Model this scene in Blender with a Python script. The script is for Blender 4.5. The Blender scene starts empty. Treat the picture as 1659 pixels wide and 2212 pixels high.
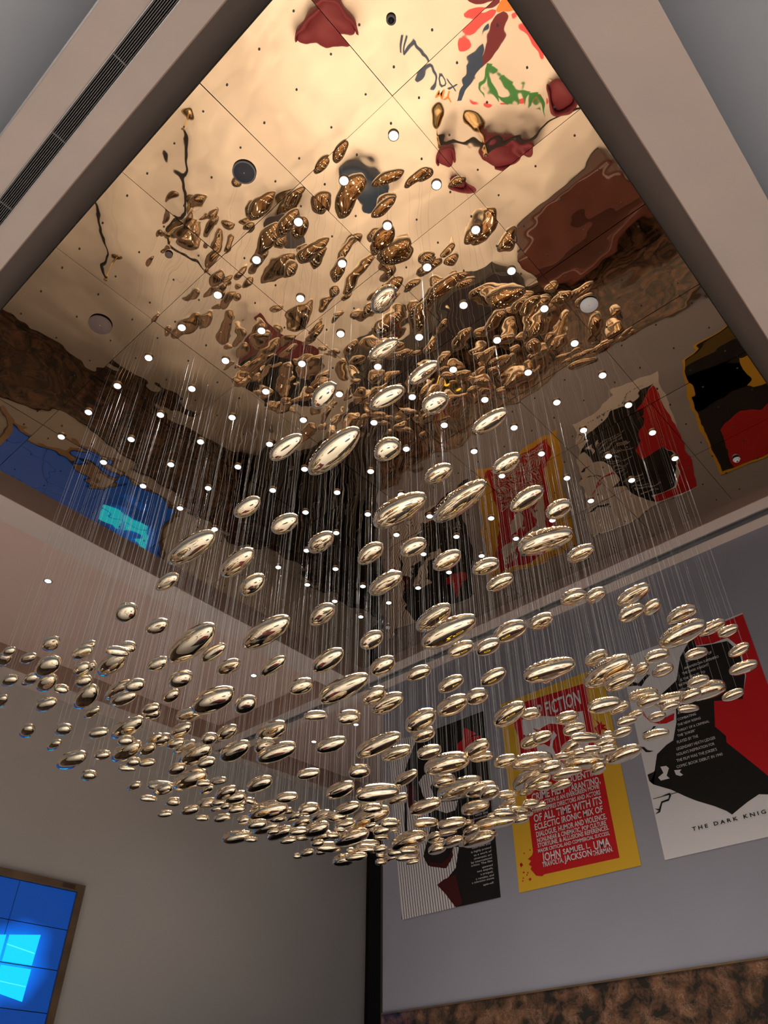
import bpy, bmesh, math, random
from mathutils import Vector, Matrix
random.seed(7)
S = bpy.context.scene
COL = S.collection
U = 6.0          # metres between the camera's height and the ceiling soffit; the room is laid out in this unit
Z0 = 1.5         # camera height
FL = -Z0 / U     # floor level in units
def P(x, y, h): return Vector((x * U, y * U, Z0 + h * U))

# ---------------------------------------------------------------- camera
RC = ((0.668183, -0.486992, 0.562468), (-0.743994, -0.435381, 0.506869), (0.001954, 0.757154, 0.653233))
F_PX = 1685.0
cam = bpy.data.objects.new('camera', bpy.data.cameras.new('camera')); COL.objects.link(cam)
m = Matrix.Identity(4)
for r in range(3):
    m[r][0] = RC[r][0]; m[r][1] = RC[r][1]; m[r][2] = -RC[r][2]
m.translation = Vector((0, 0, Z0))
cam.matrix_world = m
cam.data.sensor_fit = 'VERTICAL'; cam.data.sensor_height = 36.0; cam.data.sensor_width = 27.0
cam.data.lens = F_PX / 2212.0 * 36.0
cam.data.clip_start = 0.02
S.camera = cam
def to_px(x, y, h):
    c = [RC[0][k] * x + RC[1][k] * y + RC[2][k] * h for k in range(3)]
    return 829.5 + F_PX * c[0] / c[2], 1106.0 - F_PX * c[1] / c[2]

# ---------------------------------------------------------------- world, light levels, exposure
W = bpy.data.worlds.new('hall_ambient'); S.world = W; W.use_nodes = True
W.node_tree.nodes['Background'].inputs[0].default_value = (0.88, 0.90, 0.97, 1)
W.node_tree.nodes['Background'].inputs[1].default_value = 0.12
SPOT_W = 88.0
DOWN_W = 70.0
HALL_FILL_W = 320.0  # strength of the added fill lamps behind the viewer
S.view_settings.view_transform = 'Standard'; S.view_settings.look = 'None'
S.view_settings.gamma = 1.0; S.view_settings.use_curve_mapping = False
S.view_settings.exposure = 0.0
try:
    S.cycles.caustics_reflective = False; S.cycles.caustics_refractive = False
    S.cycles.sample_clamp_indirect = 4.0
    S.cycles.max_bounces = 14; S.cycles.glossy_bounces = 12; S.cycles.diffuse_bounces = 4
except Exception: pass

# ---------------------------------------------------------------- materials
def mat(name, col, rough=0.6, metal=0.0, spec=None):
    mt = bpy.data.materials.new(name); mt.use_nodes = True
    b = mt.node_tree.nodes['Principled BSDF']
    b.inputs['Base Color'].default_value = (*col, 1); b.inputs['Roughness'].default_value = rough
    b.inputs['Metallic'].default_value = metal
    if spec is not None: b.inputs['Specular IOR Level'].default_value = spec
    return mt
def emis(name, col, st):
    mt = bpy.data.materials.new(name); mt.use_nodes = True
    b = mt.node_tree.nodes['Principled BSDF']
    b.inputs['Base Color'].default_value = (0.02, 0.02, 0.02, 1)
    b.inputs['Emission Color'].default_value = (*col, 1); b.inputs['Emission Strength'].default_value = st
    return mt
def mottle(mt, c1, c2, scale, detail=3.0, bump=0.0):
    nt = mt.node_tree; b = nt.nodes['Principled BSDF']
    g = nt.nodes.new('ShaderNodeNewGeometry'); n = nt.nodes.new('ShaderNodeTexNoise')
    n.inputs['Scale'].default_value = scale; n.inputs['Detail'].default_value = detail
    r = nt.nodes.new('ShaderNodeValToRGB')
    r.color_ramp.elements[0].position = 0.3; r.color_ramp.elements[1].position = 0.7
    r.color_ramp.elements[0].color = (*c1, 1); r.color_ramp.elements[1].color = (*c2, 1)
    nt.links.new(g.outputs['Position'], n.inputs['Vector']); nt.links.new(n.outputs['Fac'], r.inputs['Fac'])
    nt.links.new(r.outputs['Color'], b.inputs['Base Color'])
    if bump:
        bp = nt.nodes.new('ShaderNodeBump'); bp.inputs['Strength'].default_value = bump; bp.inputs['Distance'].default_value = 0.01
        nt.links.new(n.outputs['Fac'], bp.inputs['Height']); nt.links.new(bp.outputs['Normal'], b.inputs['Normal'])
    return mt
M = {}
M['soffit'] = mottle(mat('peach_plaster', (0.7, 0.55, 0.5), 0.75), (0.58, 0.50, 0.47), (0.69, 0.565, 0.515), 0.9)
M['coffer'] = mottle(mat('peach_ceiling_paint', (0.6, 0.45, 0.38), 0.75), (0.66, 0.485, 0.43), (0.71, 0.515, 0.455), 0.5)
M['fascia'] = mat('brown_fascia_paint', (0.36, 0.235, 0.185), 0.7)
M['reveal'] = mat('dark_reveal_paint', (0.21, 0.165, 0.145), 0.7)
M['hall'] = mat('grey_ceiling_paint', (0.52, 0.56, 0.64), 0.8)
M['wallgrey'] = mottle(mat('slate_grey_wall_paint', (0.4, 0.4, 0.44), 0.6), (0.245, 0.24, 0.285), (0.27, 0.265, 0.315), 0.6)
M['walltv'] = mottle(mat('warm_grey_wall_paint', (0.5, 0.48, 0.44), 0.6), (0.48, 0.46, 0.44), (0.56, 0.51, 0.47), 0.35)
M['brownwall'] = mat('brown_return_wall_paint', (0.16, 0.11, 0.08), 0.6)
M['slot'] = mat('dark_slot_void', (0.012, 0.011, 0.012), 0.8)
M['alu'] = mat('brushed_aluminium', (0.5, 0.49, 0.5), 0.4, 0.6)
M['blade'] = mat('grey_diffuser_blade', (0.22, 0.21, 0.22), 0.5, 0.3)
M['white'] = mat('white_plastic', (0.72, 0.72, 0.74), 0.4)
M['spkdark'] = mat('dark_grille_fabric', (0.05, 0.05, 0.065), 0.7)
M['spkbrown'] = mat('taupe_grille', (0.16, 0.11, 0.10), 0.7)
M['colstone'] = mat('dark_brown_column_stone', (0.012, 0.007, 0.005), 0.5, 0.0, 0.15)
M['black'] = mat('satin_black', (0.012, 0.012, 0.013), 0.35)
M['chrome'] = mat('lamp_trim_chrome', (0.8, 0.8, 0.8), 0.15, 1.0)
M['lamp'] = emis('lamp_lens', (1.0, 0.96, 0.92), 14.0)
M['wire'] = mat('steel_suspension_wire', (0.42, 0.40, 0.38), 0.4, 0.2)
M['gold'] = mat('polished_champagne_gold', (0.97, 0.865, 0.69), 0.025, 1.0)
M['brass'] = mat('polished_brass', (0.85, 0.66, 0.36), 0.15, 1.0)
M['rope'] = mat('black_velvet_rope', (0.02, 0.015, 0.015), 0.9)
M['burg'] = mat('burgundy_upholstery', (0.17, 0.022, 0.035), 0.7)
M['navy'] = mat('navy_upholstery', (0.03, 0.05, 0.09), 0.6)
M['tabletop'] = mat('dark_table_top', (0.035, 0.03, 0.035), 0.25)
M['frame'] = mottle(mat('bronze_screen_frame', (0.2, 0.13, 0.08), 0.35, 0.6), (0.16, 0.11, 0.07), (0.26, 0.17, 0.10), 3.0)
M['yellow'] = mat('mustard_poster_ink', (0.62, 0.36, 0.03), 0.7, 0.0, 0.12)
M['red'] = mat('crimson_poster_ink', (0.45, 0.012, 0.015), 0.7, 0.0, 0.12)
M['maroon'] = mat('maroon_poster_ink', (0.05, 0.008, 0.008), 0.7, 0.0, 0.12)
M['pgrey'] = mat('light_grey_poster_ink', (0.62, 0.59, 0.60), 0.7, 0.0, 0.12)
M['pblack'] = mat('black_poster_ink', (0.010, 0.009, 0.009), 0.7, 0.0, 0.12)
M['olive'] = mat('olive_poster_ink', (0.12, 0.08, 0.02), 0.7, 0.0, 0.12)
M['green'] = mat('leaf_green_ink', (0.03, 0.22, 0.04), 0.6)
M['coral'] = mat('coral_pink_ink', (0.75, 0.08, 0.09), 0.6)
M['orange'] = mat('orange_ink', (0.75, 0.25, 0.04), 0.6)
M['blueink'] = mat('deep_blue_ink', (0.02, 0.05, 0.12), 0.6)
M['neon'] = emis('yellow_neon_tube', (1.0, 0.62, 0.05), 2.2)

def floor_material():
    mt = mat('polished_cream_floor', (0.80, 0.72, 0.60), 0.25)
    mottle(mt, (0.80, 0.72, 0.62), (0.87, 0.79, 0.70), 0.5, 6.0)
    return mt
M['floor'] = floor_material()
def mirror_material():
    mt = mat('gold_tinted_mirror', (0.575, 0.41, 0.27), 0.015, 1.0)
    nt = mt.node_tree; b = nt.nodes['Principled BSDF']
    g = nt.nodes.new('ShaderNodeNewGeometry')
    n1 = nt.nodes.new('ShaderNodeTexNoise'); n1.inputs['Scale'].default_value = 1.6; n1.inputs['Detail'].default_value = 0.0
    n2 = nt.nodes.new('ShaderNodeTexNoise'); n2.inputs['Scale'].default_value = 5.0; n2.inputs['Detail'].default_value = 0.5
    nt.links.new(g.outputs['Position'], n1.inputs['Vector']); nt.links.new(g.outputs['Position'], n2.inputs['Vector'])
    mm = nt.nodes.new('ShaderNodeMath'); mm.operation = 'MULTIPLY'; mm.inputs[1].default_value = MIR_FINE
    nt.links.new(n2.outputs['Fac'], mm.inputs[0])
    ad = nt.nodes.new('ShaderNodeMath'); ad.operation = 'ADD'
    nt.links.new(n1.outputs['Fac'], ad.inputs[0]); nt.links.new(mm.outputs[0], ad.inputs[1])
    bp = nt.nodes.new('ShaderNodeBump'); bp.inputs['Strength'].default_value = 1.0; bp.inputs['Distance'].default_value = MIR_DEPTH
    nt.links.new(ad.outputs[0], bp.inputs['Height']); nt.links.new(bp.outputs['Normal'], b.inputs['Normal'])
    return mt
MIR_FINE = 0.15; MIR_DEPTH = 0.014
M['mirror'] = mirror_material()
def marble_material():
    mt = mat('dark_emperador_marble', (0.05, 0.03, 0.02), 0.12)
    nt = mt.node_tree; b = nt.nodes['Principled BSDF']
    g = nt.nodes.new('ShaderNodeNewGeometry')
    n = nt.nodes.new('ShaderNodeTexNoise'); n.inputs['Scale'].default_value = 5.0; n.inputs['Detail'].default_value = 12.0; n.inputs['Roughness'].default_value = 0.7; n.inputs['Distortion'].default_value = 0.4
    nt.links.new(g.outputs['Position'], n.inputs['Vector'])
    r = nt.nodes.new('ShaderNodeValToRGB'); r.color_ramp.elements[0].position = 0.42; r.color_ramp.elements[1].position = 0.62
    r.color_ramp.elements[0].color = (0.020, 0.016, 0.011, 1); r.color_ramp.elements[1].color = (0.17, 0.078, 0.040, 1)
    nt.links.new(n.outputs['Fac'], r.inputs['Fac'])
    mp = nt.nodes.new('ShaderNodeMixRGB'); mp.blend_type = 'ADD'; mp.inputs[0].default_value = 0.55
    nt.links.new(g.outputs['Position'], mp.inputs[1]); nt.links.new(n.outputs['Color'], mp.inputs[2])
    v = nt.nodes.new('ShaderNodeTexVoronoi'); v.feature = 'DISTANCE_TO_EDGE'; v.inputs['Scale'].default_value = 13.0
    nt.links.new(mp.outputs[0], v.inputs['Vector'])
    n3 = nt.nodes.new('ShaderNodeTexNoise'); n3.inputs['Scale'].default_value = 5.0; n3.inputs['Detail'].default_value = 3.0
    nt.links.new(g.outputs['Position'], n3.inputs['Vector'])
    r2 = nt.nodes.new('ShaderNodeValToRGB'); r2.color_ramp.elements[0].position = 0.0; r2.color_ramp.elements[1].position = 0.045
    r2.color_ramp.elements[0].color = (1, 1, 1, 1); r2.color_ramp.elements[1].color = (0, 0, 0, 1)
    nt.links.new(v.outputs['Distance'], r2.inputs['Fac'])
    r3 = nt.nodes.new('ShaderNodeValToRGB'); r3.color_ramp.elements[0].position = 0.47; r3.color_ramp.elements[1].position = 0.66
    nt.links.new(n3.outputs['Fac'], r3.inputs['Fac'])
    ml = nt.nodes.new('ShaderNodeMath'); ml.operation = 'MULTIPLY'
    nt.links.new(r2.outputs['Color'], ml.inputs[0]); nt.links.new(r3.outputs['Color'], ml.inputs[1])
    mx = nt.nodes.new('ShaderNodeMixRGB'); mx.inputs[2].default_value = (0.36, 0.25, 0.17, 1)
    nt.links.new(ml.outputs[0], mx.inputs[0]); nt.links.new(r.outputs['Color'], mx.inputs[1])
    nt.links.new(mx.outputs[0], b.inputs['Base Color'])
    return mt
M['marble'] = marble_material()
def stripe_material():
    mt = mat('pinstriped_poster_ink', (0.6, 0.57, 0.58), 0.55)
    nt = mt.node_tree; b = nt.nodes['Principled BSDF']
    g = nt.nodes.new('ShaderNodeNewGeometry'); sp = nt.nodes.new('ShaderNodeSeparateXYZ')
    nt.links.new(g.outputs['Position'], sp.inputs[0])
    a = nt.nodes.new('ShaderNodeMath'); a.operation = 'MULTIPLY'; a.inputs[1].default_value = 0.12
    nt.links.new(sp.outputs['Z'], a.inputs[0])
    s = nt.nodes.new('ShaderNodeMath'); s.operation = 'SUBTRACT'
    nt.links.new(sp.outputs['Y'], s.inputs[0]); nt.links.new(a.outputs[0], s.inputs[1])
    k = nt.nodes.new('ShaderNodeMath'); k.operation = 'MULTIPLY'; k.inputs[1].default_value = 1 / (0.0068 * 6.0)
    nt.links.new(s.outputs[0], k.inputs[0])
    fr = nt.nodes.new('ShaderNodeMath'); fr.operation = 'FRACT'; nt.links.new(k.outputs[0], fr.inputs[0])
    gt = nt.nodes.new('ShaderNodeMath'); gt.operation = 'GREATER_THAN'; gt.inputs[1].default_value = 0.26
    nt.links.new(fr.outputs[0], gt.inputs[0])
    mx = nt.nodes.new('ShaderNodeMixRGB'); mx.inputs[1].default_value = (0.012, 0.01, 0.01, 1); mx.inputs[2].default_value = (0.62, 0.58, 0.58, 1)
    nt.links.new(gt.outputs[0], mx.inputs[0]); nt.links.new(mx.outputs[0], b.inputs['Base Color'])
    return mt
M['stripe'] = stripe_material()

# ---------------------------------------------------------------- helpers
def mesh_obj(name, verts, faces, material, parent=None, smooth=False):
    me = bpy.data.meshes.new(name); me.from_pydata([tuple(v) for v in verts], [], faces); me.update()
    if material: me.materials.append(M[material] if isinstance(material, str) else material)
    if smooth:
        for p in me.polygons: p.use_smooth = True
    o = bpy.data.objects.new(name, me); COL.objects.link(o)
    if parent is not None: o.parent = parent
    return o
def fix_normals(o):
    bm = bmesh.new(); bm.from_mesh(o.data); bmesh.ops.recalc_face_normals(bm, faces=bm.faces); bm.to_mesh(o.data); bm.free(); return o
def prism(name, pts, h0, h1, material, parent=None):
    """plan outline in units, extruded from height h0 to h1"""
    n = len(pts)
    v = [P(x, y, h0) for x, y in pts] + [P(x, y, h1) for x, y in pts]
    f = [tuple(range(n))[::-1], tuple(range(n, 2 * n))] + [(i, (i + 1) % n, n + (i + 1) % n, n + i) for i in range(n)]
    return fix_normals(mesh_obj(name, v, f, material, parent))
def box(name, x0, x1, y0, y1, h0, h1, material, parent=None):
    return prism(name, [(x0, y0), (x1, y0), (x1, y1), (x0, y1)], h0, h1, material, parent)
class MB:
    def __init__(s): s.v = []; s.f = []
    def add(s, v, f):
        o = len(s.v); s.v += [Vector(q) for q in v]; s.f += [tuple(i + o for i in q) for q in f]
    def box(s, a, b):
        x0, y0, z0 = a; x1, y1, z1 = b
        s.add([(x0, y0, z0), (x1, y0, z0), (x1, y1, z0), (x0, y1, z0), (x0, y0, z1), (x1, y0, z1), (x1, y1, z1), (x0, y1, z1)],
              [(3, 2, 1, 0), (4, 5, 6, 7), (0, 1, 5, 4), (1, 2, 6, 5), (2, 3, 7, 6), (3, 0, 4, 7)])
    def lathe(s, prof, c=(0, 0, 0), n=24):
        v = []; f = []
        for r, z in prof:
            for k in range(n):
                a = 2 * math.pi * k / n; v.append((c[0] + r * math.cos(a), c[1] + r * math.sin(a), c[2] + z))
        for i in range(len(prof) - 1):
            for k in range(n): f.append((i * n + k, i * n + (k + 1) % n, (i + 1) * n + (k + 1) % n, (i + 1) * n + k))
        f.append(tuple(range(n))[::-1]); f.append(tuple((len(prof) - 1) * n + k for k in range(n)))
        s.add(v, f)
    def tube(s, pts, r, n=6):
        pts = [Vector(p) for p in pts]; v = []; f = []
        for i, p in enumerate(pts):
            d = (pts[min(i + 1, len(pts) - 1)] - pts[max(i - 1, 0)]).normalized()
            a = d.cross(Vector((0, 0, 1)) if abs(d.z) < 0.9 else Vector((1, 0, 0))).normalized(); b = d.cross(a)
            for k in range(n):
                t = 2 * math.pi * k / n; v.append(p + a * (r * math.cos(t)) + b * (r * math.sin(t)))
        for i in range(len(pts) - 1):
            for k in range(n): f.append((i * n + k, i * n + (k + 1) % n, (i + 1) * n + (k + 1) % n, (i + 1) * n + k))
        f.append(tuple(range(n))); f.append(tuple((len(pts) - 1) * n + k for k in range(n)))
        s.add(v, f)
    def build(s, name, material, parent=None, smooth=False):
        return fix_normals(mesh_obj(name, s.v, s.f, material, parent, smooth))
def tag(o, label, cat=None, group=None):
    o['label'] = label
    if cat: o['category'] = cat
    if group: o['group'] = group
    return o
def struct(o): o['kind'] = 'structure'; return o
def empty(name, loc=(0, 0, 0)):
    o = bpy.data.objects.new(name, None); o.location = loc; o.empty_display_size = 0.1; COL.objects.link(o); return o
def copy_tree(o, parent=None):
    c = o.copy(); COL.objects.link(c); c.parent = parent
    for ch in list(o.children): copy_tree(ch, c)
    return c

# poster artwork outlines as (y, height) on the wall, and lettering (text, y left, y right, baseline, height)
P2_RED = [(0.8615, 0.8205), (0.6819, 0.8104), (0.6782, 0.4543), (0.8407, 0.4562), (0.8454, 0.4537), (0.8587, 0.457), (0.8641, 0.464), (0.8696, 0.4711), (0.8667, 0.4757), (0.8726, 0.4803), (0.8663, 0.4861), (0.8733, 0.491), (0.8627, 0.4959), (0.8596, 0.5023), (0.8593, 0.6142), (0.8625, 0.7468), (0.8695, 0.7685), (0.8702, 0.7819), (0.8621, 0.7871)]
P2_SP1 = [(0.8936, 0.4848), (0.889, 0.4873), (0.886, 0.4824), (0.8912, 0.4784)]
P2_SP2 = [(0.8767, 0.454), (0.8722, 0.456), (0.87, 0.4528), (0.8741, 0.4503)]
P2_SP3 = [(0.8887, 0.4687), (0.886, 0.4702), (0.8836, 0.4677), (0.8869, 0.4664)]
P2_SPR = [(0.68, 0.7313), (0.666, 0.713), (0.662, 0.7176), (0.6625, 0.71), (0.6531, 0.706), (0.6598, 0.7033), (0.6464, 0.6895), (0.6636, 0.6997), (0.6698, 0.6891), (0.6748, 0.6945), (0.6804, 0.7079), (0.6692, 0.7121)]
P2_G1 = [(0.848, 0.7795), (0.8043, 0.7748), (0.7655, 0.7611), (0.6993, 0.7517), (0.6996, 0.6733), (0.6981, 0.6392), (0.7263, 0.6416), (0.7343, 0.6778), (0.7206, 0.695), (0.7286, 0.721), (0.7516, 0.7383), (0.7809, 0.7496), (0.7947, 0.7479), (0.8089, 0.7441), (0.8237, 0.7529), (0.8142, 0.7396), (0.8417, 0.7399), (0.849, 0.7463)]
P2_G2 = [(0.7749, 0.7315), (0.768, 0.7193), (0.7783, 0.7105), (0.7826, 0.6979), (0.7755, 0.6744), (0.7619, 0.6534), (0.7594, 0.6433), (0.7969, 0.6498), (0.825, 0.6672), (0.8184, 0.6966), (0.8207, 0.7112), (0.8007, 0.7093), (0.7889, 0.6998)]
T2 = [('PULP FICTION', 0.844, 0.6992, 0.7689, 0.0309), ('QUENTIN', 0.7598, 0.6928, 0.6136, 0.0135), ('TARANTINO,', 0.7612, 0.688, 0.596, 0.0133), ('CRIME FILM', 0.847, 0.7698, 0.5984, 0.0155), ('PULP FICTION IS AN EVERGREEN MOVIE', 0.8475, 0.6923, 0.5866, 0.0085), ('THAT INSPIRES DIRECTORS AND ACTORS', 0.8473, 0.6924, 0.5746, 0.0088), ('OF ALL TIME WITH ITS', 0.8479, 0.6921, 0.5565, 0.0148), ('ECLECTIC IRONIC MIX OF', 0.848, 0.6934, 0.541, 0.0121), ('DIALOGUE, HUMOR AND VIOLENCE,', 0.8468, 0.6887, 0.5271, 0.0102), ('NONLINEAR & CINEMATIC, POP CULTURE', 0.8464, 0.6918, 0.5164, 0.0084), ('STORYLINE, & ALLUSIONS REFERENCES.', 0.8467, 0.6882, 0.5068, 0.008), ('MAJOR CRITICAL AND COMMERCIAL SUCCESS,', 0.8471, 0.6884, 0.4973, 0.0066), ('JOHN', 0.8398, 0.7981, 0.4792, 0.015), ('SAMUEL L.', 0.7923, 0.7328, 0.4829, 0.0099), ('UMA', 0.7251, 0.6912, 0.4775, 0.0153), ('TRAVOLTA,', 0.8412, 0.7935, 0.4692, 0.0091), ('JACKSON', 0.7917, 0.7317, 0.469, 0.0114), ('THURMAN.', 0.7299, 0.6878, 0.4674, 0.0088)]
P3_RED = [(0.435, 0.8277), (0.3321, 0.8318), (0.3296, 0.6892), (0.3273, 0.643), (0.358, 0.5024), (0.3818, 0.5245), (0.432, 0.6024), (0.4295, 0.6139), (0.4439, 0.6363), (0.4322, 0.6832), (0.3802, 0.6747), (0.363, 0.7108), (0.3564, 0.7669), (0.3731, 0.7959), (0.4028, 0.7957), (0.434, 0.803)]
P3_BLK = [(0.435, 0.8277), (0.4348, 0.8002), (0.4034, 0.7938), (0.375, 0.7895), (0.3607, 0.7586), (0.3646, 0.7114), (0.3814, 0.6705), (0.4322, 0.6832), (0.4439, 0.6363), (0.4295, 0.6139), (0.432, 0.6024), (0.3918, 0.5434), (0.3553, 0.4878), (0.4049, 0.5019), (0.4273, 0.4941), (0.4412, 0.4881), (0.4582, 0.4804), (0.4656, 0.4884), (0.4829, 0.5006), (0.5123, 0.5175), (0.5307, 0.5304), (0.5531, 0.548), (0.5838, 0.5655), (0.5897, 0.5802), (0.5751, 0.5896), (0.5634, 0.6179), (0.5415, 0.6298), (0.5262, 0.6344), (0.5112, 0.667), (0.5015, 0.7118), (0.5259, 0.7301), (0.4903, 0.7475), (0.471, 0.7915)]
P3_RIB = [(0.5797, 0.716), (0.57, 0.708), (0.5667, 0.6937), (0.5576, 0.6842), (0.5437, 0.6798), (0.5263, 0.6824), (0.511, 0.6848), (0.5152, 0.6724), (0.5313, 0.6703), (0.5452, 0.6738), (0.5617, 0.6828), (0.5712, 0.6989)]
P3_F1 = [(0.5911, 0.7699), (0.577, 0.7749), (0.5666, 0.7682), (0.5459, 0.7807), (0.539, 0.7771), (0.5502, 0.7712), (0.5627, 0.7598), (0.5713, 0.7649)]
P3_F2 = [(0.5916, 0.6404), (0.5855, 0.6386), (0.5799, 0.6307), (0.569, 0.6257), (0.5772, 0.6263), (0.5841, 0.6284)]
P3_F3 = [(0.5915, 0.5225), (0.5834, 0.5197), (0.576, 0.5317), (0.5616, 0.533), (0.558, 0.5403), (0.5718, 0.5413), (0.5566, 0.5424), (0.5551, 0.5379), (0.5616, 0.5298), (0.5749, 0.529), (0.583, 0.514), (0.5921, 0.5129), (0.5841, 0.5167)]
P3_F4 = [(0.5818, 0.666), (0.5729, 0.6678), (0.5659, 0.6656), (0.5566, 0.6728), (0.5525, 0.6706), (0.562, 0.6662), (0.5684, 0.6628)]
P3_F5 = [(0.5906, 0.5856), (0.5737, 0.5879), (0.5644, 0.5819), (0.5727, 0.5774), (0.5886, 0.5715), (0.5829, 0.5649), (0.5899, 0.5735)]
P3_G1 = [(0.5624, 0.5933), (0.5511, 0.5919), (0.5471, 0.5865), (0.5547, 0.5742), (0.5501, 0.568), (0.5677, 0.5685), (0.5714, 0.5753), (0.5593, 0.5806)]
P3_G2 = [(0.5382, 0.5799), (0.5247, 0.5778), (0.5292, 0.574), (0.524, 0.5676), (0.5294, 0.5666), (0.537, 0.5711)]
T3 = [('THE DARK KNIGHT', 0.5323, 0.3789, 0.4692, 0.0062), ("NOLAN'S HALL OF", 0.4623, 0.4095, 0.7757, 0.0051), ('AN AMERICAN SUPERHERO', 0.4692, 0.3994, 0.7627, 0.005), ('THE DARK KNIGHT', 0.4757, 0.4229, 0.7535, 0.005), ('IS THE SEQUEL TO', 0.4824, 0.4323, 0.7421, 0.005), ('BATMAN BEGINS', 0.4878, 0.4419, 0.7328, 0.005), ('WITH CHRISTIAN BALE', 0.4922, 0.4309, 0.7222, 0.0049), ('WHO IS', 0.4936, 0.4726, 0.6946, 0.0049), ('A FORCE', 0.5048, 0.4802, 0.6798, 0.0048), ('COMBATING', 0.5078, 0.4711, 0.6679, 0.0048), ('THE NEW RISING', 0.5107, 0.4647, 0.6577, 0.0047), ('THREAT OF A CRIMINAL', 0.5134, 0.4507, 0.6468, 0.0047), ('THE "JOKER"', 0.5161, 0.4805, 0.6378, 0.0046), ('PLAYED BY THE', 0.5198, 0.4782, 0.626, 0.0055), ('LEGENDARY HEATH LEDGER', 0.5236, 0.4485, 0.6138, 0.0054), ("NOLAN'S INSPIRATION FOR", 0.5263, 0.4531, 0.6036, 0.0053), ("THE FILM WAS THE JOKER'S", 0.5292, 0.452, 0.5928, 0.0053), ('COMIC BOOK DEBUT IN 1940', 0.5321, 0.4445, 0.5817, 0.0052)]
P1_A = [(1.2493, 0.8505), (1.1443, 0.8356), (1.163, 0.809), (1.1831, 0.7738), (1.1956, 0.7427), (1.1778, 0.6934), (1.1502, 0.6703), (1.1235, 0.6458), (1.1186, 0.6055), (1.1411, 0.5504), (1.1289, 0.5286), (1.0845, 0.5143), (1.0648, 0.5255), (1.0566, 0.5525), (1.0418, 0.5493), (1.0535, 0.5092), (1.0797, 0.491), (1.1053, 0.4846), (1.0851, 0.4646), (1.0591, 0.4335), (1.2042, 0.4325)]
P1_B = [(1.1485, 0.719), (1.1338, 0.7317), (1.0846, 0.735), (1.1142, 0.699), (1.0958, 0.6569), (1.0366, 0.6496), (1.0447, 0.629), (1.0709, 0.6281), (1.1164, 0.6515), (1.1357, 0.6828)]
P1_RED = [(1.0065, 0.8116), (0.9725, 0.7861), (0.9926, 0.7844), (0.9601, 0.7778), (0.9644, 0.7613), (1.0158, 0.7466), (1.0316, 0.7511), (1.0296, 0.7775), (1.0128, 0.7838)]
P1_M = [(1.1053, 0.4846), (1.0859, 0.4922), (1.0545, 0.4955), (1.0408, 0.4375), (1.0591, 0.4335), (1.0851, 0.4646)]
P1_M2 = [(1.1292, 0.55), (1.122, 0.535), (1.0902, 0.5249), (1.0679, 0.5356), (1.0616, 0.5535), (1.0579, 0.5355), (1.0783, 0.5131), (1.1225, 0.5254)]
T1 = [('best films and', 1.006, 0.9594, 0.5377, 0.0041), ('is highly praised', 1.0098, 0.9583, 0.5297, 0.0041), ('as a work of', 1.0033, 0.9581, 0.5223, 0.0041), ('cinematic art', 1.0039, 0.9578, 0.5154, 0.004), ('by international', 1.0116, 0.9585, 0.509, 0.004), ('critics. The film', 1.0122, 0.9582, 0.503, 0.004), ('spawned', 0.9847, 0.9581, 0.495, 0.004), ('two sequels,', 0.9983, 0.9577, 0.4891, 0.0039), ('a prequel,', 0.99, 0.9581, 0.4823, 0.0039), ('a remake, and', 1.0026, 0.9573, 0.4755, 0.0039), ('a television movie', 1.0131, 0.9575, 0.4698, 0.0039), ('spin-off', 0.9851, 0.9592, 0.4612, 0.0038), ('which was', 0.9927, 0.9606, 0.6024, 0.0044), ('phenomenally', 0.9997, 0.9603, 0.5956, 0.0043)]
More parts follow.
